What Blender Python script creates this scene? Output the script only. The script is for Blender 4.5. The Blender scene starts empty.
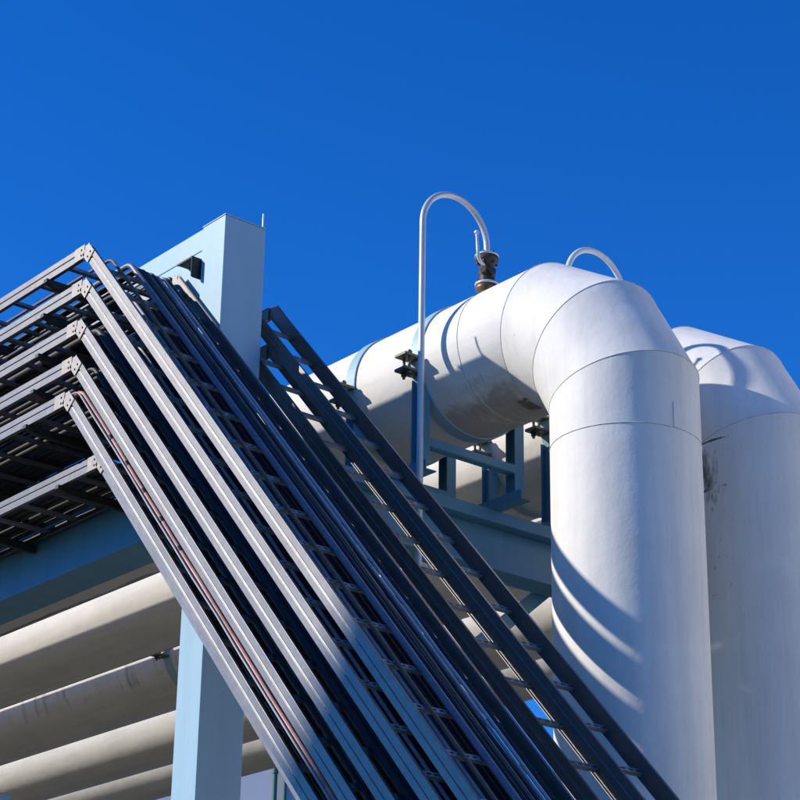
import bpy, bmesh, math, random
from mathutils import Vector, Matrix
from math import sin, cos, tan, pi, radians as R

rnd = random.Random(11)
scene = bpy.context.scene
C = scene.collection

# ------------------------------------------------------------------ camera
CAM = Vector((0.0, 0.0, 1.6))
RT = Vector((0.76883559, -0.63926609, 0.01518892))
DN = Vector((0.25487629, 0.2845781, -0.92415009))
FW = Vector((0.58645538, 0.71439077, 0.38172754))
cam_d = bpy.data.cameras.new('camera')
cam = bpy.data.objects.new('camera', cam_d)
C.objects.link(cam)
up, bk = -DN, -FW
cam.matrix_world = Matrix(((RT.x, up.x, bk.x, CAM.x), (RT.y, up.y, bk.y, CAM.y),
                           (RT.z, up.z, bk.z, CAM.z), (0, 0, 0, 1)))
cam_d.sensor_width = 36.0
cam_d.lens = 36.0 * 2093.3 / 800.0
cam_d.clip_start = 0.1
cam_d.clip_end = 6000.0
scene.camera = cam

# ------------------------------------------------------------------ sky, sun, exposure
SUN = Vector((-1.0, 0.765, 0.757)).normalized()      # towards the sun
SUN_EL = math.asin(SUN.z)
SUN_ROT = math.atan2(SUN.x, SUN.y)
world = bpy.data.worlds.new('World')
scene.world = world
world.use_nodes = True
wn = world.node_tree
wn.nodes.clear()
wo = wn.nodes.new('ShaderNodeOutputWorld')
bg = wn.nodes.new('ShaderNodeBackground')
sky = wn.nodes.new('ShaderNodeTexSky')
sky.sky_type = 'NISHITA'
sky.sun_disc = False
sky.sun_elevation = SUN_EL
sky.sun_rotation = SUN_ROT
sky.altitude = 900.0
sky.air_density = 1.0
sky.dust_density = 0.0
sky.ozone_density = 4.0
hs = wn.nodes.new('ShaderNodeHueSaturation')
hs.inputs['Saturation'].default_value = 1.3
wn.links.new(sky.outputs[0], hs.inputs['Color'])
tint = wn.nodes.new('ShaderNodeMix')
tint.data_type = 'RGBA'
tint.blend_type = 'MULTIPLY'
tint.inputs[0].default_value = 1.0
tint.inputs[7].default_value = (0.48, 0.94, 1.47, 1.0)
wn.links.new(hs.outputs[0], tint.inputs[6])
wn.links.new(tint.outputs[2], bg.inputs['Color'])
bg.inputs['Strength'].default_value = 0.13
wn.links.new(bg.outputs[0], wo.inputs['Surface'])

sun_d = bpy.data.lights.new('sun', 'SUN')
sun_d.energy = 4.8
sun_d.angle = R(0.53)
sun_d.color = (1.0, 0.935, 0.835)
sun = bpy.data.objects.new('sun', sun_d)
C.objects.link(sun)
sun.location = (-20, 20, 40)
sun.rotation_euler = SUN.to_track_quat('Z', 'Y').to_euler()

vs = scene.view_settings
vs.view_transform = 'Standard'
vs.look = 'None'
vs.exposure = 0.0
vs.gamma = 1.0
vs.use_curve_mapping = False
scene.render.engine = 'CYCLES'
scene.cycles.max_bounces = 8


# ------------------------------------------------------------------ materials
def base_mat(name, rough=0.5, metal=0.0, spec=0.5):
    m = bpy.data.materials.new(name)
    m.use_nodes = True
    n = m.node_tree
    b = n.nodes['Principled BSDF']
    b.inputs['Roughness'].default_value = rough
    b.inputs['Metallic'].default_value = metal
    b.inputs['Specular IOR Level'].default_value = spec
    return m, n, b


def noise(n, scale, detail=4.0, rough=0.55, stretch=None, dist=0.0):
    t = n.nodes.new('ShaderNodeTexNoise')
    t.inputs['Scale'].default_value = scale
    t.inputs['Detail'].default_value = detail
    t.inputs['Roughness'].default_value = rough
    t.inputs['Distortion'].default_value = dist
    g = n.nodes.new('ShaderNodeNewGeometry')
    if stretch:
        mp = n.nodes.new('ShaderNodeMapping')
        mp.inputs['Scale'].default_value = stretch
        n.links.new(g.outputs['Position'], mp.inputs['Vector'])
        n.links.new(mp.outputs[0], t.inputs['Vector'])
    else:
        n.links.new(g.outputs['Position'], t.inputs['Vector'])
    return t.outputs['Fac']


def ramp(n, fac, stops):
    r = n.nodes.new('ShaderNodeValToRGB')
    el = r.color_ramp.elements
    while len(el) < len(stops):
        el.new(0.5)
    for e, (p, c) in zip(el, stops):
        e.position = p
        e.color = (c[0], c[1], c[2], 1.0) if isinstance(c, (tuple, list)) else (c, c, c, 1.0)
    n.links.new(fac, r.inputs['Fac'])
    return r.outputs['Color']


def mix(n, fac, a, b, mode='MIX'):
    x = n.nodes.new('ShaderNodeMix')
    x.data_type = 'RGBA'
    x.blend_type = mode
    for k, v in ((0, fac), (6, a), (7, b)):
        if hasattr(v, 'node'):
            n.links.new(v, x.inputs[k])
        elif k == 0:
            x.inputs[0].default_value = v
        else:
            x.inputs[k].default_value = (v[0], v[1], v[2], 1.0)
    return x.outputs[2]


def math_(n, op, a, b=None, c=None, clamp=False):
    x = n.nodes.new('ShaderNodeMath')
    x.operation = op
    x.use_clamp = clamp
    for k, v in enumerate((a, b, c)):
        if v is None:
            continue
        if hasattr(v, 'node'):
            n.links.new(v, x.inputs[k])
        else:
            x.inputs[k].default_value = v
    return x.outputs[0]


def bump(n, b, height, strength=0.1, dist=0.01):
    u = n.nodes.new('ShaderNodeBump')
    u.inputs['Strength'].default_value = strength
    u.inputs['Distance'].default_value = dist
    n.links.new(height, u.inputs['Height'])
    n.links.new(u.outputs[0], b.inputs['Normal'])


def xyz(n):
    g = n.nodes.new('ShaderNodeNewGeometry')
    s = n.nodes.new('ShaderNodeSeparateXYZ')
    n.links.new(g.outputs['Position'], s.inputs[0])
    return s.outputs


def box_mask(n, v, lo, hi, soft):
    a = n.nodes.new('ShaderNodeMapRange')
    a.interpolation_type = 'SMOOTHSTEP'
    n.links.new(v, a.inputs['Value'])
    a.inputs['From Min'].default_value = lo - soft
    a.inputs['From Max'].default_value = lo + soft
    c = n.nodes.new('ShaderNodeMapRange')
    c.interpolation_type = 'SMOOTHSTEP'
    n.links.new(v, c.inputs['Value'])
    c.inputs['From Min'].default_value = hi - soft
    c.inputs['From Max'].default_value = hi + soft
    c.inputs['To Min'].default_value = 1.0
    c.inputs['To Max'].default_value = 0.0
    return math_(n, 'MULTIPLY', a.outputs[0], c.outputs[0])


def white_paint(name, moss=None, streak='Z'):
    """white painted pipe lagging; moss = list of ((axis lo hi) x3, threshold, colour)"""
    m, n, b = base_mat(name, 0.62, 0.0, 0.25)
    big = ramp(n, noise(n, 2.2, 5), [(0.3, (0.775, 0.75, 0.69)), (0.7, (0.86, 0.83, 0.765))])
    st = {'Z': (9, 9, 0.7), 'Y': (9, 0.7, 9)}[streak]
    fine = ramp(n, noise(n, 1.0, 6, 0.65, st), [(0.35, 0.90), (0.6, 1.0)])
    col = mix(n, 1.0, big, fine, 'MULTIPLY')
    specks = ramp(n, noise(n, 16.0, 3, 0.6), [(0.735, 0.0), (0.765, 1.0)])
    fw = math_(n, 'MULTIPLY', specks, 0.42)
    col = mix(n, fw, col, (0.36, 0.34, 0.30))
    P = xyz(n)
    for (bx, by, bz), (scale, stretch, thr), cc, wgt in (moss or []):
        msk = None
        for k, rg in enumerate((bx, by, bz)):
            if rg is None:
                continue
            t = box_mask(n, P[k], rg[0], rg[1], rg[2])
            msk = t if msk is None else math_(n, 'MULTIPLY', msk, t)
        nz = noise(n, scale, 6, 0.68, stretch, 0.4)
        v = math_(n, 'ADD', nz, math_(n, 'MULTIPLY', math_(n, 'SUBTRACT', msk, 1.0), 0.45))
        fac = ramp(n, v, [(thr, 0.0), (thr + (0.07 if wgt > 0.82 else 0.17), 1.0)])
        col = mix(n, math_(n, 'MULTIPLY', fac, wgt), col, cc)
    n.links.new(col, b.inputs['Base Color'])
    h = math_(n, 'ADD', noise(n, 7.0, 3), math_(n, 'MULTIPLY', noise(n, 55.0, 3), 0.22))
    bump(n, b, h, 0.3, 0.012)
    return m


def steel_paint(name, c0, c1, rough=0.45, rust=0.3):
    m, n, b = base_mat(name, rough, 0.0, 0.45)
    col = ramp(n, noise(n, 1.0, 6, 0.6, (6, 6, 0.8)), [(0.3, c0), (0.7, c1)])
    rs = ramp(n, noise(n, 9.0, 6, 0.7), [(0.67, 0.0), (0.74, 1.0)])
    col = mix(n, math_(n, 'MULTIPLY', rs, rust), col, (0.16, 0.10, 0.06))
    n.links.new(col, b.inputs['Base Color'])
    bump(n, b, noise(n, 40.0, 3), 0.06, 0.004)
    return m


def zinc(name, c0, c1, rough=0.42, metal=0.55):
    m, n, b = base_mat(name, rough, metal, 0.5)
    sp = noise(n, 26.0, 4, 0.6)
    col = ramp(n, sp, [(0.3, c0), (0.7, c1)])
    dirt = ramp(n, noise(n, 3.5, 5, 0.65), [(0.5, 1.0), (0.8, 0.80)])
    col = mix(n, 1.0, col, dirt, 'MULTIPLY')
    n.links.new(col, b.inputs['Base Color'])
    rr = ramp(n, noise(n, 14.0, 3), [(0.3, rough - 0.02), (0.7, rough + 0.03)])
    n.links.new(rr, b.inputs['Roughness'])
    bump(n, b, noise(n, 60.0, 2), 0.05, 0.003)
    return m


def plain(name, c0, c1, rough=0.5, metal=0.0, scale=20.0):
    m, n, b = base_mat(name, rough, metal)
    n.links.new(ramp(n, noise(n, scale, 4), [(0.3, c0), (0.7, c1)]), b.inputs['Base Color'])
    bump(n, b, noise(n, scale * 2.5, 3), 0.08, 0.004)
    return m


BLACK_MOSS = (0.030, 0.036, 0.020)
M = {}
M['white'] = white_paint('white_paint')
M['white_run'] = white_paint('white_paint_run', streak='Y', moss=[
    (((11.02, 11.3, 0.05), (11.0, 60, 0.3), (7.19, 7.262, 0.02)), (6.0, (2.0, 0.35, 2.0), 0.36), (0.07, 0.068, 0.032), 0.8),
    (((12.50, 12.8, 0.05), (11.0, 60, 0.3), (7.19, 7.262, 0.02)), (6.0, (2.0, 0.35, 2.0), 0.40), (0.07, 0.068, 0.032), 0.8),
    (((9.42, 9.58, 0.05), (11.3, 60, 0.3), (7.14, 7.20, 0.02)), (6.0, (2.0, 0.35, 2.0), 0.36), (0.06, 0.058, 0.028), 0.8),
    (((11.5, 13.2, 0.1), None, (7.32, 7.72, 0.10)), (1.6, (0.8, 3.2, 0.4), 0.53), (0.13, 0.12, 0.09), 0.7),
    ((None, (9.9, 10.5, 0.15), (7.14, 7.38, 0.05)), (9.0, (0.6, 3.5, 0.6), 0.50), (0.20, 0.18, 0.14), 0.5),
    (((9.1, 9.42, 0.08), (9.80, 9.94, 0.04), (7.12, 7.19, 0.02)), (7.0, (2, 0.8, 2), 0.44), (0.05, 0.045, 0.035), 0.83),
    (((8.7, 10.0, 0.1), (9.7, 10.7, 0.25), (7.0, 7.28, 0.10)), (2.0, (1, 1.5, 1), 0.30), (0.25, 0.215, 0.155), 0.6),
])
M['white_elbow'] = M['white']
M['white_mossy'] = white_paint('white_paint_mossy', moss=[
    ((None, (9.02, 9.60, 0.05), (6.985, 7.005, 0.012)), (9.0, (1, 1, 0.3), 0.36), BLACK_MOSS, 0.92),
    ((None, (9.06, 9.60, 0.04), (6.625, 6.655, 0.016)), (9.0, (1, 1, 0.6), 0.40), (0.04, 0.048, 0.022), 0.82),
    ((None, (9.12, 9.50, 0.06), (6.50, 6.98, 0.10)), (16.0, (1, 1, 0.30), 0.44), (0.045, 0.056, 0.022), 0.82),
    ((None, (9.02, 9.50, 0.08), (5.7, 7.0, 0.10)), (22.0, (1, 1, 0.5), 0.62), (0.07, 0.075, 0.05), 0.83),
])
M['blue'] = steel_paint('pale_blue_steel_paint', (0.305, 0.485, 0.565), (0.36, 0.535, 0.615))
M['blue_shaded'] = steel_paint('blue_steel_paint_shaded', (0.085, 0.24, 0.36), (0.11, 0.29, 0.42), 0.4)  # the blue steel paint with shade put into its colour, for shaded members
M['zinc'] = zinc('galvanised_rail', (0.185, 0.178, 0.168), (0.218, 0.210, 0.199), 0.40, 0.82)
M['zinc_plate'] = zinc('galvanised_splice_plate', (0.26, 0.235, 0.21), (0.36, 0.33, 0.30), 0.55, 0.35)
M['zinc_rung'] = zinc('galvanised_rung', (0.26, 0.26, 0.27), (0.36, 0.36, 0.37), 0.55, 0.35)
M['tube'] = zinc('galvanised_tube', (0.61, 0.61, 0.60), (0.64, 0.64, 0.63), 0.38, 0.25)
M['tube_white'] = plain('white_vent_paint', (0.71, 0.71, 0.70), (0.74, 0.74, 0.73), 0.35)
M['brass'] = plain('weathered_bronze', (0.10, 0.065, 0.03), (0.26, 0.18, 0.08), 0.45, 0.6, 14.0)
M['iron'] = plain('dark_cast_iron', (0.03, 0.028, 0.026), (0.08, 0.065, 0.05), 0.6, 0.3, 30.0)
M['bolt'] = plain('greenish_bolt_zinc', (0.07, 0.075, 0.055), (0.16, 0.16, 0.11), 0.5, 0.5, 40.0)
M['cable_black'] = plain('black_cable_sheath', (0.012, 0.012, 0.014), (0.022, 0.022, 0.024), 0.55)
M['cable_grey'] = plain('grey_cable_sheath', (0.30, 0.31, 0.34), (0.42, 0.42, 0.44), 0.5)
M['cable_brown'] = plain('brown_cable_sheath', (0.13, 0.09, 0.06), (0.20, 0.14, 0.09), 0.6)
M['cable_pink'] = plain('faded_red_cable_sheath', (0.50, 0.22, 0.17), (0.66, 0.36, 0.29), 0.5)
M['conduit'] = zinc('galvanised_conduit', (0.16, 0.16, 0.19), (0.22, 0.22, 0.25), 0.5, 0.3)
M['seam'] = plain('grey_joint_sealant', (0.46, 0.46, 0.44), (0.66, 0.66, 0.63), 0.6)
M['lav'] = plain('pale_lilac_cladding', (0.58, 0.57, 0.60), (0.63, 0.62, 0.65), 0.5, 0.0, 1.5)
M['green'] = plain('green_downpipe_paint', (0.03, 0.12, 0.09), (0.05, 0.17, 0.12), 0.4)
M['unseen_prop'] = plain('grey_prop_sheet', (0.45, 0.45, 0.45), (0.55, 0.55, 0.54), 0.5, 0.2, 2.0)  # grey sheet for the added blocks out of view


def ground_mat():
    m, n, b = base_mat('pale_gravel', 0.9)
    a = ramp(n, noise(n, 0.35, 6), [(0.3, (0.085, 0.070, 0.034)), (0.7, (0.125, 0.104, 0.054))])
    f = ramp(n, noise(n, 30.0, 4), [(0.3, 0.75), (0.7, 1.0)])
    n.links.new(mix(n, 1.0, a, f, 'MULTIPLY'), b.inputs['Base Color'])
    bump(n, b, noise(n, 30.0, 5), 0.5, 0.02)
    return m


M['ground'] = ground_mat()


# ------------------------------------------------------------------ mesh helpers
class MB:
    def __init__(self):
        self.v, self.f, self.s = [], [], []

    def add(self, vs_, fs, smooth=False):
        o = len(self.v)
        self.v += [Vector(p) for p in vs_]
        self.f += [[o + i for i in q] for q in fs]
        self.s += [smooth] * len(fs)
        return self

    def box(self, x0, x1, y0, y1, z0, z1):
        p = [(x, y, z) for z in (z0, z1) for y in (y0, y1) for x in (x0, x1)]
        return self.add(p, [(0, 2, 3, 1), (4, 5, 7, 6), (0, 1, 5, 4), (2, 6, 7, 3), (0, 4, 6, 2), (1, 3, 7, 5)])

    def bar(self, p0, p1, w, h, side=(1, 0, 0)):
        """box along p0-p1; w along side, h across"""
        p0, p1 = Vector(p0), Vector(p1)
        d = (p1 - p0).normalized()
        a = Vector(side)
        a = (a - d * a.dot(d)).normalized()
        b = d.cross(a)
        q = [p + a * (i * w / 2) + b * (j * h / 2) for p in (p0, p1) for j in (-1, 1) for i in (-1, 1)]
        return self.add(q, [(0, 2, 3, 1), (4, 5, 7, 6), (0, 1, 5, 4), (2, 6, 7, 3), (0, 4, 6, 2), (1, 3, 7, 5)])

    def prism(self, prof, p0, p1, ax, ay):
        """extrude closed profile (a,b) from p0 to p1"""
        p0, p1, ax, ay = map(Vector, (p0, p1, ax, ay))
        n = len(prof)
        vs_ = [p + ax * a + ay * b for p in (p0, p1) for a, b in prof]
        fs = [(i, (i + 1) % n, n + (i + 1) % n, n + i) for i in range(n)]
        fs += [tuple(range(n))[::-1], tuple(range(n, 2 * n))]
        return self.add(vs_, fs)

    def tube(self, pts, r, seg=12, cap=True):
        pts = [Vector(p) for p in pts]
        n = len(pts)
        rr = r if isinstance(r, (list, tuple)) else [r] * n
        t0 = (pts[1] - pts[0]).normalized()
        a = t0.orthogonal().normalized()
        vs_, fs = [], []
        for i in range(n):
            if i == 0:
                t = t0
            elif i == n - 1:
                t = (pts[i] - pts[i - 1]).normalized()
            else:
                t = ((pts[i] - pts[i - 1]).normalized() + (pts[i + 1] - pts[i]).normalized()).normalized()
            a = (a - t * a.dot(t)).normalized()
            b = t.cross(a)
            for k in range(seg):
                w = 2 * pi * k / seg
                vs_.append(pts[i] + (a * cos(w) + b * sin(w)) * rr[i])
        for i in range(n - 1):
            for k in range(seg):
                fs.append((i * seg + k, i * seg + (k + 1) % seg, (i + 1) * seg + (k + 1) % seg, (i + 1) * seg + k))
        self.add(vs_, fs, True)
        if cap:
            self.add(vs_[:seg], [tuple(range(seg))[::-1]])
            self.add(vs_[-seg:], [tuple(range(seg))])
        return self

    def rings(self, rings, close=True):
        n = len(rings[0])
        vs_ = [p for r_ in rings for p in r_]
        fs = [(i * n + k, i * n + (k + 1) % n, (i + 1) * n + (k + 1) % n, (i + 1) * n + k)
              for i in range(len(rings) - 1) for k in range(n if close else n - 1)]
        return self.add(vs_, fs, True)

    def build(self, name, mat, parent=None, bevel=0.0):
        me = bpy.data.meshes.new(name)
        off = parent_world(parent)
        me.from_pydata([tuple(v - off) for v in self.v], [], self.f)
        me.polygons.foreach_set('use_smooth', self.s)
        bm = bmesh.new()
        bm.from_mesh(me)
        bmesh.ops.recalc_face_normals(bm, faces=bm.faces)
        bm.to_mesh(me)
        bm.free()
        me.materials.append(mat)
        o = bpy.data.objects.new(name, me)
        C.objects.link(o)
        if parent:
            o.parent = parent
        if bevel:
            md = o.modifiers.new('bevel', 'BEVEL')
            md.width = bevel
            md.segments = 2
            md.limit_method = 'ANGLE'
            md.angle_limit = R(40)
            md.harden_normals = False
        return o


def parent_world(p):
    v = Vector((0, 0, 0))
    while p:
        v += p.location
        p = p.parent
    return v


def thing(name, label, cat, loc=(0, 0, 0), group=None):
    o = bpy.data.objects.new(name, None)
    o.empty_display_size = 0.1
    C.objects.link(o)
    o.location = loc
    return tag(o, label, cat, group)


def tag(o, label, cat, group=None):
    o['label'] = label
    o['category'] = cat
    if group:
        o['group'] = group
    return o


# ------------------------------------------------------------------ the setting
g = MB().add([(-3000, -3000, 0), (3000, -3000, 0), (3000, 3000, 0), (-3000, 3000, 0)], [(0, 1, 2, 3)])
ground = g.build('ground', M['ground'])
ground['kind'] = 'structure'

# far lilac building with green downpipes
bd = thing('building', 'pale lilac clad building with green downpipes, far off beneath the white pipes', 'building', (22.8, 31.4, 0))
dirb = Vector((0.588, 0.809, 0)).normalized()
sideb = Vector((dirb.y, -dirb.x, 0))
cb = CAM + dirb * 40.0
cb.z = 0
dirb = Vector((0.76, 0.65, 0)).normalized()          # the wall is turned a little towards the sun
sideb = Vector((dirb.y, -dirb.x, 0))
q0, q1 = cb - sideb * 14.0, cb + sideb * 1.35
HB = 11.6
wb = MB()
vsb = [q0, q1, q1 + dirb * 8, q0 + dirb * 8]
wb.add([Vector((p.x, p.y, z)) for z in (0, HB) for p in vsb],
       [(0, 1, 5, 4), (1, 2, 6, 5), (2, 3, 7, 6), (3, 0, 4, 7)])
wb.build('wall', M['lav'], bd)
rb = MB()
rb.add([Vector((p.x, p.y, z)) for z in (HB, HB + 0.25) for p in
        (q0 - dirb * .2, q1 - dirb * .2, q1 + dirb * 8.2, q0 + dirb * 8.2)],
       [(0, 1, 5, 4), (1, 2, 6, 5), (2, 3, 7, 6), (3, 0, 4, 7), (4, 5, 6, 7), (3, 2, 1, 0)])
rb.build('roof', M['lav'], bd)
for k, off in enumerate((0.10, 0.30)):
    p = cb + sideb * off - dirb * 0.09
    d = MB().tube([(p.x, p.y, 0.1), (p.x, p.y, HB - 0.1)], 0.045 if k == 0 else 0.035, 10)
    o = d.build('downpipe', M['green'], bd)
    for z in (3, 6, 9.1, 10.3):
        MB().tube([(p.x, p.y, z - .04), (p.x, p.y, z + .04)], 0.06, 10).build('bracket', M['green'], o)

# unseen blocker added on the left: its cone cuts the sun off the lower right end of the trays
sl_c = Vector((-16.72, 24.25, 0))
unseen_prop = thing('sun_blocker', 'unseen sun blocker added left of the pipe rack, grey cylinder with steep cone', 'unseen_prop', sl_c)
ring = lambda r, z, n=48: [sl_c + Vector((r * cos(2 * pi * k / n), r * sin(2 * pi * k / n), z)) for k in range(n)]
MB().rings([ring(2.95, 0), ring(2.95, 17.2)]).build('shell', M['unseen_prop'], unseen_prop)
MB().rings([ring(3.0, 17.15), ring(3.0, 17.21), ring(0.06, 26.3), ring(0.01, 26.46)]).build('roof', M['unseen_prop'], unseen_prop)

# unseen white block added to the right of the pipes; its sunlit wall lightens their shaded side
bounce_c = Vector((15.75, 4.2, 0))
hd = Vector((0.80, -0.60, 0))
hside = Vector((0.60, 0.80, 0))
bounce_block = thing('bounce_block', 'unseen white block added right of the big pipes to bounce sunlight', 'building', bounce_c)
hb = MB()
vsh = [bounce_c + hside * -6, bounce_c + hside * 8, bounce_c + hside * 8 + hd * 20, bounce_c + hside * -6 + hd * 20]
hb.add([Vector((p.x, p.y, z)) for z in (0, 11.0) for p in vsh],
       [(0, 1, 5, 4), (1, 2, 6, 5), (2, 3, 7, 6), (3, 0, 4, 7)])
hb.build('wall', M['white'], bounce_block)
vr = [bounce_c + hside * -6.2 - hd * .2, bounce_c + hside * 8.2 - hd * .2, bounce_c + hside * 8.2 + hd * 20.2, bounce_c + hside * -6.2 + hd * 20.2]
MB().add([Vector((p.x, p.y, z)) for z in (11.01, 11.3) for p in vr],
         [(0, 1, 5, 4), (1, 2, 6, 5), (2, 3, 7, 6), (3, 0, 4, 7), (4, 5, 6, 7), (3, 2, 1, 0)]).build('roof', M['unseen_prop'], bounce_block)

# ------------------------------------------------------------------ big white pipes
RP, RE = 0.5, 0.90
X1, Y1, Z1 = 9.35, 9.03, 7.65
NSEG = 72


def circ(c, a, b, r, n=NSEG):
    return [Vector(c) + Vector(a) * (r * cos(2 * pi * k / n)) + Vector(b) * (r * sin(2 * pi * k / n)) for k in range(n)]


def elbow_ring(x, y, z, ang, r=RP):
    a = R(ang)
    c15 = cos(R(15))
    yc, zc = y + RE, z - RE
    out = []
    for k in range(NSEG):
        t = 2 * pi * k / NSEG
        rad = (RE + r * cos(t)) / c15
        out.append(Vector((x + r * sin(t), yc - rad * sin(a), zc + rad * cos(a))))
    return out


def run_ring(x, y, z, r=RP):
    return [Vector((x + r * sin(2 * pi * k / NSEG), y, z + r * cos(2 * pi * k / NSEG))) for k in range(NSEG)]


def leg_ring(x, y, z, r=RP):
    return [Vector((x + r * sin(2 * pi * k / NSEG), y - r * cos(2 * pi * k / NSEG), z)) for k in range(NSEG)]


def lerp_rings(a, b, n):
    return [[p.lerp(q, i / n) for p, q in zip(a, b)] for i in range(n + 1)]


def big_pipe(x, y, z, label, mats, girths, leg_girths, lap=True):
    t = thing('insulated_pipe', label, 'pipe', (x, y, 0), 'large white pipes of the pipe rack')
    e15, e45, e75 = (elbow_ring(x, y, z, a) for a in (15, 45, 75))
    MB().rings([run_ring(x, 46, z), run_ring(x, 20, z), run_ring(x, y + RE + 0.6, z), e15]).build('horizontal_run', mats[0], t)
    el = MB()
    el.rings(lerp_rings(e15, e45, 4))
    el.rings(lerp_rings(e45, e75, 4))
    el.build('elbow', mats[1], t)
    MB().rings([e75, leg_ring(x, y, z - RE - 0.55), leg_ring(x, y, 3.0), leg_ring(x, y, 0)]).build('riser', mats[2], t)
    # raised mitre beads and girth welds
    def bead(rg, r):
        return MB().tube(rg + [rg[0], rg[1]], r, 6, False).build('weld_seam', M['seam'], t)
    for rg in (e15, e45, e75):
        bead([p.lerp(Vector((x, y + RE * .4, z - RE * .4)), -0.0015) for p in rg], 0.0026)
    for yy in girths:
        bead(run_ring(x, yy, z, RP + 0.0005), 0.0035)
    for zz in leg_girths:
        bead(leg_ring(x, y, zz, RP + 0.0005), 0.0035)
    if lap and leg_girths[0] > 6.55:       # longitudinal lap of the sheet on the first leg length
        lp = MB()
        rg = []
        for w in (-.012, .012):
            a = R(-6) + w / RP
            rg.append([Vector((x + q * sin(a), y - q * cos(a), zz)) for q, zz in
                       ((RP - .002, leg_girths[0] + .004), (RP + .004, leg_girths[0] + .004), (RP + .004, z - RE + .03), (RP - .002, z - RE + .03))])
        lp.add(rg[0] + rg[1], [(0, 1, 2, 3), (7, 6, 5, 4), (1, 5, 6, 2), (0, 4, 5, 1), (2, 6, 7, 3)])
        lp.build('lap_strip', mats[2], t)
    return t


p1 = big_pipe(X1, Y1, Z1, 'nearest big white pipe with gooseneck vent, bending down in front of its neighbour',
              (M['white_run'], M['white'], M['white']), (10.16, 12.9), (6.60,))
X2, Y2, Z2 = 10.90, 9.22, 7.69
p2 = big_pipe(X2, Y2, Z2, 'second big white pipe, moss stained riser behind the nearest white elbow',
              (M['white_run'], M['white'], M['white_mossy']), (10.3, 12.6), (4.2,))
X3, X4, X5 = 12.35, 14.0, 15.7
Z3, Z4, Z5 = 7.69, 7.75, 7.99
p3 = big_pipe(X3, 10.2, Z3, 'third white pipe, mostly shaded, thin sunlit rim and dark band beside the blue column',
              (M['white_run'], M['white'], M['white']), (14.4,), (6.5,))
p4 = big_pipe(X4, 10.2, Z4, 'fourth white pipe, sunlit on its upper flank, low left between shaded pipes',
              (M['white_run'], M['white'], M['white']), (14.0,), (6.5,))
p5 = big_pipe(X5, 10.2, Z5, 'farthest white pipe of the rack, lowest strip at the bottom left corner',
              (M['white_run'], M['white'], M['white']), (14.0,), (6.5,))


# ------------------------------------------------------------------ pipe clamps (blue straps) and their stands
def clamp(x, z, y, label):
    t = thing('pipe_clamp', label, 'clamp', (x, y, z), 'blue clamps round the white pipes')
    w = 0.055
    prof = [(RP + .003, -w), (RP + .014, -w), (RP + .014, w), (RP + .003, w)]
    rg = []
    for k in range(NSEG + 1):
        a = 2 * pi * k / NSEG
        rg.append([Vector((x + r * sin(a), y + s, z + r * cos(a))) for r, s in prof])
    mb = MB()
    n = 4
    vs_ = [p for q in rg for p in q]
    fs = [(i * n + k, i * n + (k + 1) % n, (i + 1) * n + (k + 1) % n, (i + 1) * n + k) for i in range(NSEG) for k in range(n)]
    mb.add(vs_, fs)
    mb.build('band', M['blue'], t)
    for sx in (-1, 1):
        lz = -0.09
        hx = RP * cos(math.asin(0.09 / RP))
        for dz in (0.055, -0.055):
            l = MB()
            xa, xb = x + sx * (hx + .0), x + sx * (hx + 0.165)
            l.box(min(xa, xb), max(xa, xb), y - 0.06, y + 0.06, z + lz + dz - .011, z + lz + dz + .011)
            l.build('lug', M['bolt'], t, 0.003)
        for dy in (-0.03, 0.03):
            b_ = MB()
            bx = x + sx * (hx + 0.10)
            b_.tube([(bx, y + dy, z + lz - .11), (bx, y + dy, z + lz + .10)], 0.011, 8)
            for zz in (.066, -.09):
                b_.tube([(bx, y + dy, z + lz + zz), (bx, y + dy, z + lz + zz + .024)], 0.022, 6)
            b_.build('bolt', M['bolt'], t)
    return t


YA, YB = 10.6, 11.36
clamp(X1, Z1, YA, 'pale blue clamp with dark bolted lugs on nearest white pipe, behind the vent tube')
clamp(X1, Z1, YB, 'pale blue clamp on nearest white pipe, half hidden by the ladder tray')
YA2, YB2 = 10.90, 11.58
clamp(X2, Z2, YA2, 'blue clamp on second white pipe, just left of the nearest riser')
clamp(X2, Z2, YB2, 'blue clamp on second white pipe, seen beneath the nearest horizontal pipe')
clamp(X3, Z3, 18.3, 'clamp round the third white pipe, left of the blue column')


def stand(x, y0, y1, label):
    """frame of posts and sleepers that carries two clamps on the cross beam"""
    zb = 1.6 + (6.57 - 1.6) * 1.035 + .003
    t = thing('pipe_stand', label, 'pipe support', (x, (y0 + y1) / 2, zb), 'blue stands under the pipe clamps')
    h = 0.045
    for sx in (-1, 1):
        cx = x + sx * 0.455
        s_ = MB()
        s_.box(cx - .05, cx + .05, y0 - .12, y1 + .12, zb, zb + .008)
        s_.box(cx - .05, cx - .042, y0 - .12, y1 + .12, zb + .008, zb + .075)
        s_.build('sleeper', M['blue_shaded'], t)
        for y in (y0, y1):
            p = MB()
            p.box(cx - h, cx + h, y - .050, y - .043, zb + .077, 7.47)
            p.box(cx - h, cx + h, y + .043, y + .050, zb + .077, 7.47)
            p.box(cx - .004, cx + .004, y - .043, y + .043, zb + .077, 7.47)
            p.build('post', M['blue_shaded'], t)
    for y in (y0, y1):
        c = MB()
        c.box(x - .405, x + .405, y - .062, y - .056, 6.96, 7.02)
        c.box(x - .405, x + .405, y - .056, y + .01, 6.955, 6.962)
        c.build('cross_angle', M['blue_shaded'], t)
    return t


stand(X1, YA, YB, 'blue steel stand under the nearest pipe, beside the foot of the vent tube')
stand(X2, YA2, YB2, 'blue steel stand under the second pipe, beside the nearest riser')

LA = 1.035                              # distance of column and trays from the camera


def zs(z):
    return 1.6 + (z - 1.6) * LA


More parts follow.
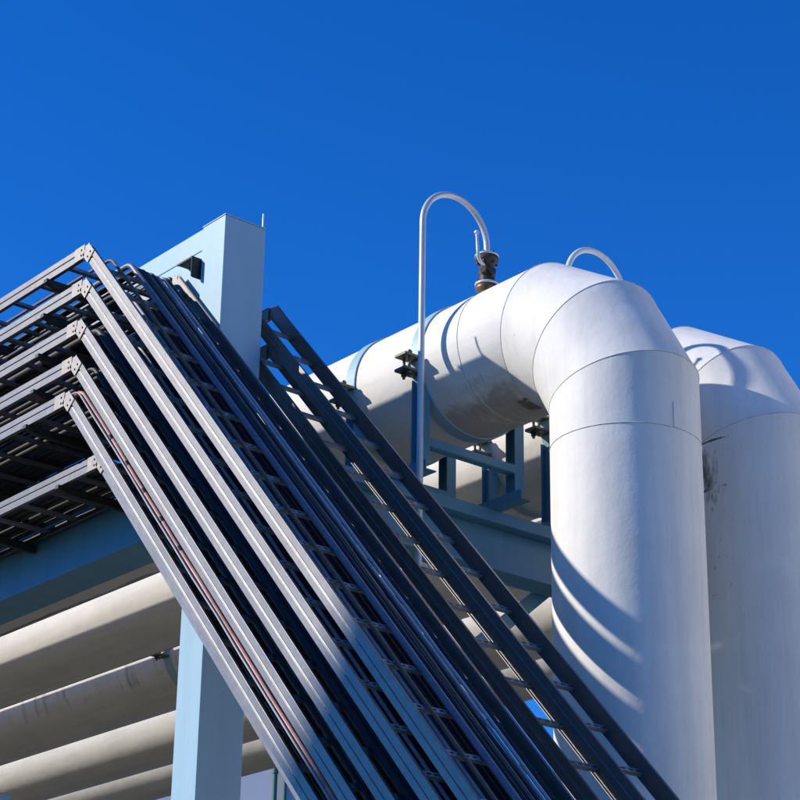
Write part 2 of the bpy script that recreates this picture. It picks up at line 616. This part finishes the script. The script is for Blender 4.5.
# ------------------------------------------------------------------ steel frame
CX0, CX1, CY0, CY1 = 7.07 * LA, 7.405 * LA, 10.50 * LA, 10.765 * LA
CT = zs(8.14)
col = thing('steel_column', 'pale blue box column with flat cap rising behind the cable trays', 'column', (7.24 * LA, 10.63 * LA, 0), 'blue columns of the rack')
MB().box(CX0, CX1, CY0, CY1, 0, CT).build('shaft', M['blue'], col, 0.004)
MB().box(CX0 - .004, CX1 + .004, CY0 - .004, CY1 + .004, CT + .001, CT + .010).build('cap_plate', M['blue'], col, 0.002)
MB().tube([(CX1 - .01, CY0 + .02, CT + .01), (CX1 - .01, CY0 + .02, CT + .126)], 0.007, 8).build('rod', M['tube'], col)
bk_ = MB()
kx, ky, kz = CX0 - .075, CY1 + .010, zs(7.755)
bk_.box(kx, kx + .016, ky, ky + .006, kz, kz + .16)
bk_.box(kx, kx + .012, ky + .006, ky + .19, kz + .145, kz + .16)
bk_.box(kx + .016, CX0 + .034, ky, ky + .012, kz, kz + .16)
bk_.box(kx + .012, CX0 + .034, ky + .012, ky + .19, kz + .150, kz + .16)
bk_.build('bracket', M['cable_black'], col, 0.002)

col2 = thing('steel_column', 'pale blue column tip of the next frame in the bottom left corner', 'column', (13.0, 23.6, 0), 'blue columns of the rack')
MB().box(12.70, 13.02, 23.5, 23.75, 0, 7.02).build('shaft', M['blue'], col2, 0.004)
MB().box(12.695, 13.025, 23.495, 23.755, 7.021, 7.03).build('cap_plate', M['blue'], col2, 0.002)

top = thing('steel_beam', 'pale blue lengthwise beam running left from the column head above trays', 'beam', (7.2, 18, 7.7), 'blue beams of the rack')
tb = MB()
TB1 = CY1 + .016
tb.box(CX0 + .020, CX1 - .01, TB1, 34, zs(7.985), CT + .008)
tb.box(CX0 + .024, CX1 - .015, TB1, 34, zs(7.64), zs(7.985) - .002)
tb.build('web', M['blue'], top, 0.003)

low = thing('steel_beam', 'dark blue shaded lengthwise beam under the cable trays, left of the column', 'beam', (7.2, 18, 6.2), 'blue beams of the rack')
MB().box(CX0, CX0 + .012, TB1, 34, zs(6.01) + .018, zs(6.42)).build('web', M['blue_shaded'], low)
MB().box(CX0 - .015, CX0 + .318, TB1, 34, zs(6.01), zs(6.01) + .016).build('bottom_flange', M['blue_shaded'], low, 0.002)
MB().box(CX0 - .015, CX0 + .318, TB1, 34, zs(6.42) + .002, zs(6.42) + .017).build('top_flange', M['blue_shaded'], low, 0.002)

BX0 = CX1 + .006
BT = zs(6.57)
yb0, yb1 = 10.425 * LA, 10.70 * LA
cross = thing('steel_beam', 'shade-darkened blue cross beam carrying the pipe stands, behind the ladder tray', 'beam', (12, 10.93, 6.5), 'blue beams of the rack')
MB().box(BX0, 17, yb0, yb1, BT - .095, BT).build('top_channel', M['blue_shaded'], cross, 0.003)
MB().box(BX0, 17, yb0 + .11, yb0 + .13, zs(6.160), BT - .097).build('web', M['blue_shaded'], cross)
MB().box(BX0, 17, yb0 + .03, yb1 - .02, zs(6.160) - .020, zs(6.160) - .002).build('bottom_flange', M['blue_shaded'], cross, 0.002)
brc = MB()
by_ = 10.74 * LA
brc.bar((9.30 * LA, by_, zs(5.44)), (10.30 * LA, by_, zs(6.26)), 0.012, 0.11, (0, 1, 0))
brc.bar((9.30 * LA, by_ + .034, zs(5.44) + .055), (10.30 * LA, by_ + .034, zs(6.26) + .055), 0.055, 0.012, (0, 1, 0))
tag(brc.build('knee_brace', M['blue_shaded']), 'short blue diagonal brace under the cross beam, crossing a white pipe', 'brace')

# ------------------------------------------------------------------ vents
def vent(x0, y, x1_, ztop, zbot, zpipe, label, mat, valve=True):
    t = thing('vent_pipe', label, 'vent', (x1_, y, zpipe), 'gooseneck vents on the white pipes')
    r = (x1_ - x0) / 2
    zc = ztop - r
    pts = [(x0, y, zbot), (x0, y, (zbot + zc) / 2), (x0, y, zc)]
    for k in range(1, 24):
        a = pi - pi * k / 24
        pts.append((x0 + r + r * cos(a), y, zc + r * sin(a)))
    pts += [(x1_, y, zc), (x1_, y, zpipe + 0.34)]
    MB().tube(pts, 0.0235, 16).build('tube', mat, t)
    # flanges, valve body, lever
    VS = 1.22

    def lathe(prof, name, m, seg=28):
        mb = MB()
        mb.rings([[Vector((x1_ + q * cos(2 * pi * k / seg), y + q * sin(2 * pi * k / seg), zpipe + z * VS)) for k in range(seg)] for q, z in prof])
        return mb.build(name, m, t)
    lathe([(0.03, -.05), (0.05, .02), (0.062, .04), (0.078, .075), (0.086, .09), (0.087, .112), (0.03, .113)], 'neck', M['brass'])
    lathe([(0.03, .1135), (0.090, .114), (0.090, .128), (0.03, .1285)], 'flange', M['tube'])
    lathe([(0.03, .129), (0.075, .13), (0.052, .15), (0.062, .18), (0.066, .20), (0.060, .22),
           (0.050, .25), (0.080, .27), (0.088, .28), (0.088, .305), (0.03, .306)], 'valve_body', M['iron'])
    lathe([(0.02, .3065), (0.090, .307), (0.090, .320), (0.024, .322), (0.024, .345)], 'flange', M['tube'])
    for k in range(6):
        a = pi / 6 + k * pi / 3
        q = MB()
        bx, by = x1_ + .072 * cos(a), y + .072 * sin(a)
        q.tube([(bx, by, zpipe + .09 * VS), (bx, by, zpipe + .15 * VS)], 0.011, 6)
        q.tube([(bx, by, zpipe + .255 * VS), (bx, by, zpipe + .332 * VS)], 0.011, 6)
        q.build('stud', M['iron'], t)
    b = zpipe
    h = MB()
    h.tube([(x1_ - .045, y - .03, b + .235), (x1_ - .088, y - .05, b + .235)], 0.026, 12)
    h.tube([(x1_ - .01, y - .05, b + .235), (x1_ - .02, y - .085, b + .235)], 0.030, 12)
    h.build('stem', M['iron'], t)
    h = MB()
    hp = [(x1_ - .075, y - .05, b + .270), (x1_ - .120, y - .06, b + .285), (x1_ - .142, y - .065, b + .31), (x1_ - .148, y - .065, b + .37), (x1_ - .158, y - .065, b + .50)]
    h.tube(hp, [.012, .014, .014, .012, .010], 10)
    h.tube([(x1_ - .158, y - .075, b + .508), (x1_ - .158, y - .055, b + .508)], 0.018, 12)
    h.build('handle', M['tube'], t)
    return t


vent(8.725, 10.40, 9.35, 8.925, 5.55, Z1 + RP, 'tall galvanised gooseneck vent with bronze valve on the nearest pipe', M['tube'])
vent(X2 - .62, 10.50, X2, 9.02, 5.55, Z2 + RP, 'white gooseneck vent, only its arch showing over the nearest elbow', M['tube_white'])

# ------------------------------------------------------------------ cable trays
SL = R(47.8)
CS, SN, TN = cos(SL), sin(SL), tan(SL)
YK = 11.0 * LA
DS = Vector((0, -CS, -SN))             # down the slope
NS = Vector((0, -SN, CS))              # slope normal
DH = Vector((0, 1, 0))                 # along the level run, away from the bend
NH = Vector((0, 0, 1))
RAIL_H = 0.10
PROF = [(0, 0), (0, -.042), (.006, -.046), (.006, -.054), (.002, -.057), (.002, -.098), (.006, -.1), (.030, -.1), (.030, -.096), (.016, -.092),
        (.016, -.008), (.019, -.004), (.019, 0)]
RUNG_MESH = {}


def rung_mesh(width, name='rung'):
    key = round(width, 3)
    if key in RUNG_MESH:
        return RUNG_MESH[key]
    mb = MB()
    hw, w, th = width / 2, 0.021, 0.022
    # slotted top plate (local: x across, y along, z up), slots along x
    n = max(2, int(width / 0.05))
    xs = []
    step = width / n
    for i in range(n):
        xs += [(-hw + i * step, -hw + i * step + step * .42, False), (-hw + i * step + step * .42, -hw + (i + 1) * step, True)]
    for a, b, hole in xs:
        for y0, y1, h in ((-w, -.008, False), (-.008, .008, hole), (.008, w, False)):
            if not h:
                mb.add([(a, y0, 0), (b, y0, 0), (b, y1, 0), (a, y1, 0)], [(0, 1, 2, 3)])
                mb.add([(a, y0, -.003), (b, y0, -.003), (b, y1, -.003), (a, y1, -.003)], [(3, 2, 1, 0)])
    mb.box(-hw, hw, -w, -w + .003, -th, -.0005)
    mb.box(-hw, hw, w - .003, w, -th, -.0005)
    me = bpy.data.meshes.new('rung')
    me.from_pydata([tuple(v) for v in mb.v], [], mb.f)
    me.materials.append(M['zinc_rung'])
    RUNG_MESH[key] = me
    return me


def tray(x0, x1_, zt, label, group, phase=0.0, len_h=24.0, len_s=8.6, rungs=True, yk=None, hs=1.0):
    yk = yk or YK
    P0 = Vector((0, yk, zt))
    t = thing('cable_tray', label, 'cable tray', ((x0 + x1_) / 2, yk, zt), group)
    for side, xo, sg in (('near', x0, 1), ('far', x1_, -1)):
        ax = Vector((sg, 0, 0))
        prof = [(a_, b_ * hs) for a_, b_ in PROF]
        o = Vector((xo, 0, 0))
        MB().prism(prof, P0 + o + DH * 0.085, P0 + o + DH * len_h, ax, NH).build('side_rail', M['zinc'], t, 0.0015)
        MB().prism(prof, P0 + o + DS * 0.055, P0 + o + DS * len_s, ax, NS).build('side_rail', M['zinc'], t, 0.0015)
        # splice plates, level and sloping, and the pivot bolts
        pl = [(-.006, .001), (-.006, -.1005 * hs), (-.001, -.1005 * hs), (-.001, .001)]
        a = MB()
        a.prism(pl, P0 + o + DH * 0.045 + NH * -.001, P0 + o + DH * 0.17 + NH * -.001, ax, NH)
        a.prism([(-.002, -.012), (-.002, -.088), (.003, -.088), (.003, -.012)], P0 + o + DH * 0.005, P0 + o + DH * 0.046, ax, NH)
        b = MB()
        b.prism(pl, P0 + o + DS * 0.010, P0 + o + DS * 0.125, ax, NS)
        for q, (dv, nv) in enumerate(((DH, NH), (DS, NS))):
            for l, h in ((.085, -.03), (.085, -.072)):
                c = P0 + o + dv * l + nv * h
                (a, b)[q].tube([c - ax * .006, c - ax * .013], 0.0075, 8)
        a.build('splice_plate', M['zinc_plate'], t)
        b.build('splice_plate', M['zinc_plate'], t)
    if rungs:
        W = x1_ - x0 - 0.034
        me = rung_mesh(W)
        xc = (x0 + x1_) / 2
        for dv, nv, L, st in ((DH, NH, min(len_h, 9.0), 0.30 + phase * .5), (DS, NS, len_s - 1.2, 0.22 + phase)):
            l = st
            while l < L:
                ro = bpy.data.objects.new('rung', me)
                C.objects.link(ro)
                ro.parent = t
                pos = P0 + dv * l + nv * -0.068
                rotx = 0.0 if dv is DH else SL
                ro.rotation_euler = (rotx, 0, 0)
                ro.location = Vector((xc, pos.y, pos.z)) - t.location
                l += 0.38
    return t


TX1 = 7.040 * LA
TXN = [x * LA for x in (6.325, 6.325, 6.312, 6.297, 6.265)]
TX0 = TXN[0]
LAY = [zs(z) for z in (7.87, 7.61, 7.31, 7.045, 6.785)]
ZN = zs(6.43)
XN = 6.545 * LA
ORD = ['topmost', 'second from top', 'third from top', 'fourth from top', 'fifth from top']
GT = 'stacked ladder cable trays bending down at the corner'
for k, zt in enumerate(LAY):
    tray(TXN[k], TX1, zt, f'sunlit galvanised ladder cable tray, {ORD[k]} in the left stack', GT, phase=(0.0, .12, .2, .07, .25)[k])
tray(XN, TX1, ZN, 'narrow ladder cable tray, lowest in the left stack under the others', GT, phase=.1)
GC = 'narrow shaded ladder trays right of the column'
LC = LA * 0.99
tray(7.570 * LC, 7.885 * LC, 1.6 + (7.896 - 1.6) * LC, 'shaded narrow empty ladder tray right of the column, upper of two', GC, phase=.17, yk=11.0 * LC, hs=1.0)
tray(7.540 * LC, 7.885 * LC, 1.6 + (7.61 - 1.6) * LC, 'shaded narrow ladder tray right of the column, lower of two', GC, phase=.05, yk=11.0 * LC, hs=1.08)

# stand with the cantilever arms that carry the trays
def tray_stand(y, label):
    t = thing('tray_stand', label, 'tray support', (CX0, y, 6.6), 'stands carrying the cable trays')
    MB().box(CX0 - .008, CX0 + .028, y - .03, y + .03, zs(6.42) + .02, zs(7.64) - .004).build('post', M['blue_shaded'], t, 0.002)
    for zt, xa in list(zip(LAY, TXN)) + [(ZN, XN)]:
        zb = zt - RAIL_H - .004
        a = MB()
        a.prism([(0, 0), (0, -.028), (.10, -.055), (CX0 - .012 - xa + .03, -.065), (CX0 - .012 - xa + .03, 0)],
                (xa - .03, y - .022, zb), (xa - .03, y + .022, zb), (1, 0, 0), (0, 0, 1))
        a.build('arm', M['iron'], t, 0.002)
    return t


tray_stand(11.50 * LA, 'dark cantilever arms holding the stacked trays close to their bend')
tray_stand(15.2 * LA, 'cantilever arms holding the trays farther back, beyond the left edge')
tray_stand(12.70 * LA, 'blue post with cantilever arms holding trays at the left edge')


# cables lying in the trays
def cable(x, zt, r, mat, label, cat, group, sag=0.0, jit=0.0, d0=0.066, yend=34.0, lend=8.2, name='cable'):
    x = x * LA
    d = d0 - r
    yb = YK + d * tan(SL / 2)
    zc = zt - d
    pts = []
    ys = [yend - 0.5 * i for i in range(int((yend - yb - 0.3) / 0.5))]
    for y in ys:
        pts.append(Vector((x + rnd.uniform(-jit, jit), y, zc + (rnd.uniform(0, jit)))))
    rb_ = 0.13
    tl = rb_ * tan(SL / 2)
    cy, cz = yb + tl, zc - rb_
    for i in range(9):
        a = SL * i / 8
        pts.append(Vector((x, cy - rb_ * sin(a), cz + rb_ * cos(a))))
    l = tl + 0.3
    base = Vector((x, yb, zc))
    while l < lend:
        pts.append(base + DS * l + Vector((rnd.uniform(-jit, jit), 0, 0)) + NS * (rnd.uniform(0, jit)))
        l += 0.38
    o = MB().tube(pts, r, 10).build(name, mat)
    return tag(o, label, cat, group)


# top tray: a conduit and lighter cables
cable(6.670, LAY[0], 0.021, M['conduit'], 'thick galvanised conduit in the topmost tray, nearest its sunlit rail', 'conduit', None, name='conduit')
cable(6.520, LAY[0], 0.012, M['cable_brown'], 'thin brown cable beside the sunlit rail of the topmost tray', 'cable', None, jit=.004)
cable(6.800, LAY[0], 0.011, M['cable_brown'], 'thin brown cable in the middle of the topmost tray', 'cable', None, jit=.006)
cable(6.880, LAY[0], 0.010, M['cable_grey'], 'pale grey cable near the far rail of the topmost tray, left of its pair', 'cable', 'pale grey cables in the topmost tray', jit=.006)
cable(6.925, LAY[0], 0.011, M['cable_grey'], 'pale grey cable near the far rail of the topmost tray, right of its pair', 'cable', 'pale grey cables in the topmost tray', jit=.004)
for j, (x, r) in enumerate(((6.735, .014), (6.765, .014), (6.84, .012), (6.960, .013))):
    cable(x, LAY[0], r, M['cable_black'], 'black cable lying in the topmost tray among paler ones', 'cable', 'black cables in the topmost tray', jit=.004)
for k in range(1, 5):
    zt = LAY[k]
    nb = (8, 10, 10, 10)[k - 1]
    for j in range(nb):
        x = 6.455 + (j + 10 - nb) * 0.057 + rnd.uniform(-.010, .010)
        r = rnd.choice((.018, .022, .027))
        cable(x, zt, r, M['cable_black'], f'black cable lying in the tray that is {ORD[k]}', 'cable', f'black cables in the tray {ORD[k]}', jit=.004)
    x = 6.60 + 0.05 * k
    cable(x, zt, 0.011, M['cable_grey'], f'thin pale cable on top of the black cables in the tray {ORD[k]}', 'cable', None, jit=.004, d0=.066 - .05)
for j, (x, r) in enumerate(((6.585, .012), (6.605, .009))):
    cable(x, ZN, r, M['cable_pink'], ('faded red cable nearest the rail of the lowest narrow tray', 'thinner faded red cable beside the thicker one in the lowest tray')[j], 'cable', None, jit=.003)
for j in range(6):
    cable(6.65 + j * .062, ZN, .022, M['cable_black'], 'black cable lying in the lowest narrow tray', 'cable', 'black cables in the lowest tray', jit=.004)
# reddish lines between the two lowest trays
for j, (x, d0) in enumerate(((6.360, 0.004), (6.330, -0.002))):
    cable(x, LAY[4], (0.017, 0.007)[j], M['cable_pink'] if j == 0 else M['cable_grey'],
          ('faded red cable strapped along the lit rail of the fifth tray', 'pale curved cable beside the lit rail of the fifth tray')[j],
          'cable', None, jit=.004, d0=d0)
tie_x = 6.360 * LA
for l in (0.62, 0.95, 1.28, 1.61, 1.94):
    d_ = 0.004 - 0.017
    p = Vector((tie_x, YK + d_ * tan(SL / 2), LAY[4] - d_)) + DS * l
    tag(MB().tube([p - DS * .022, p + DS * .022], 0.0205, 12).build('cable_tie', M['cable_black']),
        'black tie wrapped round the faded red cable of the fifth tray', 'cable tie', 'black ties on the faded red cable')
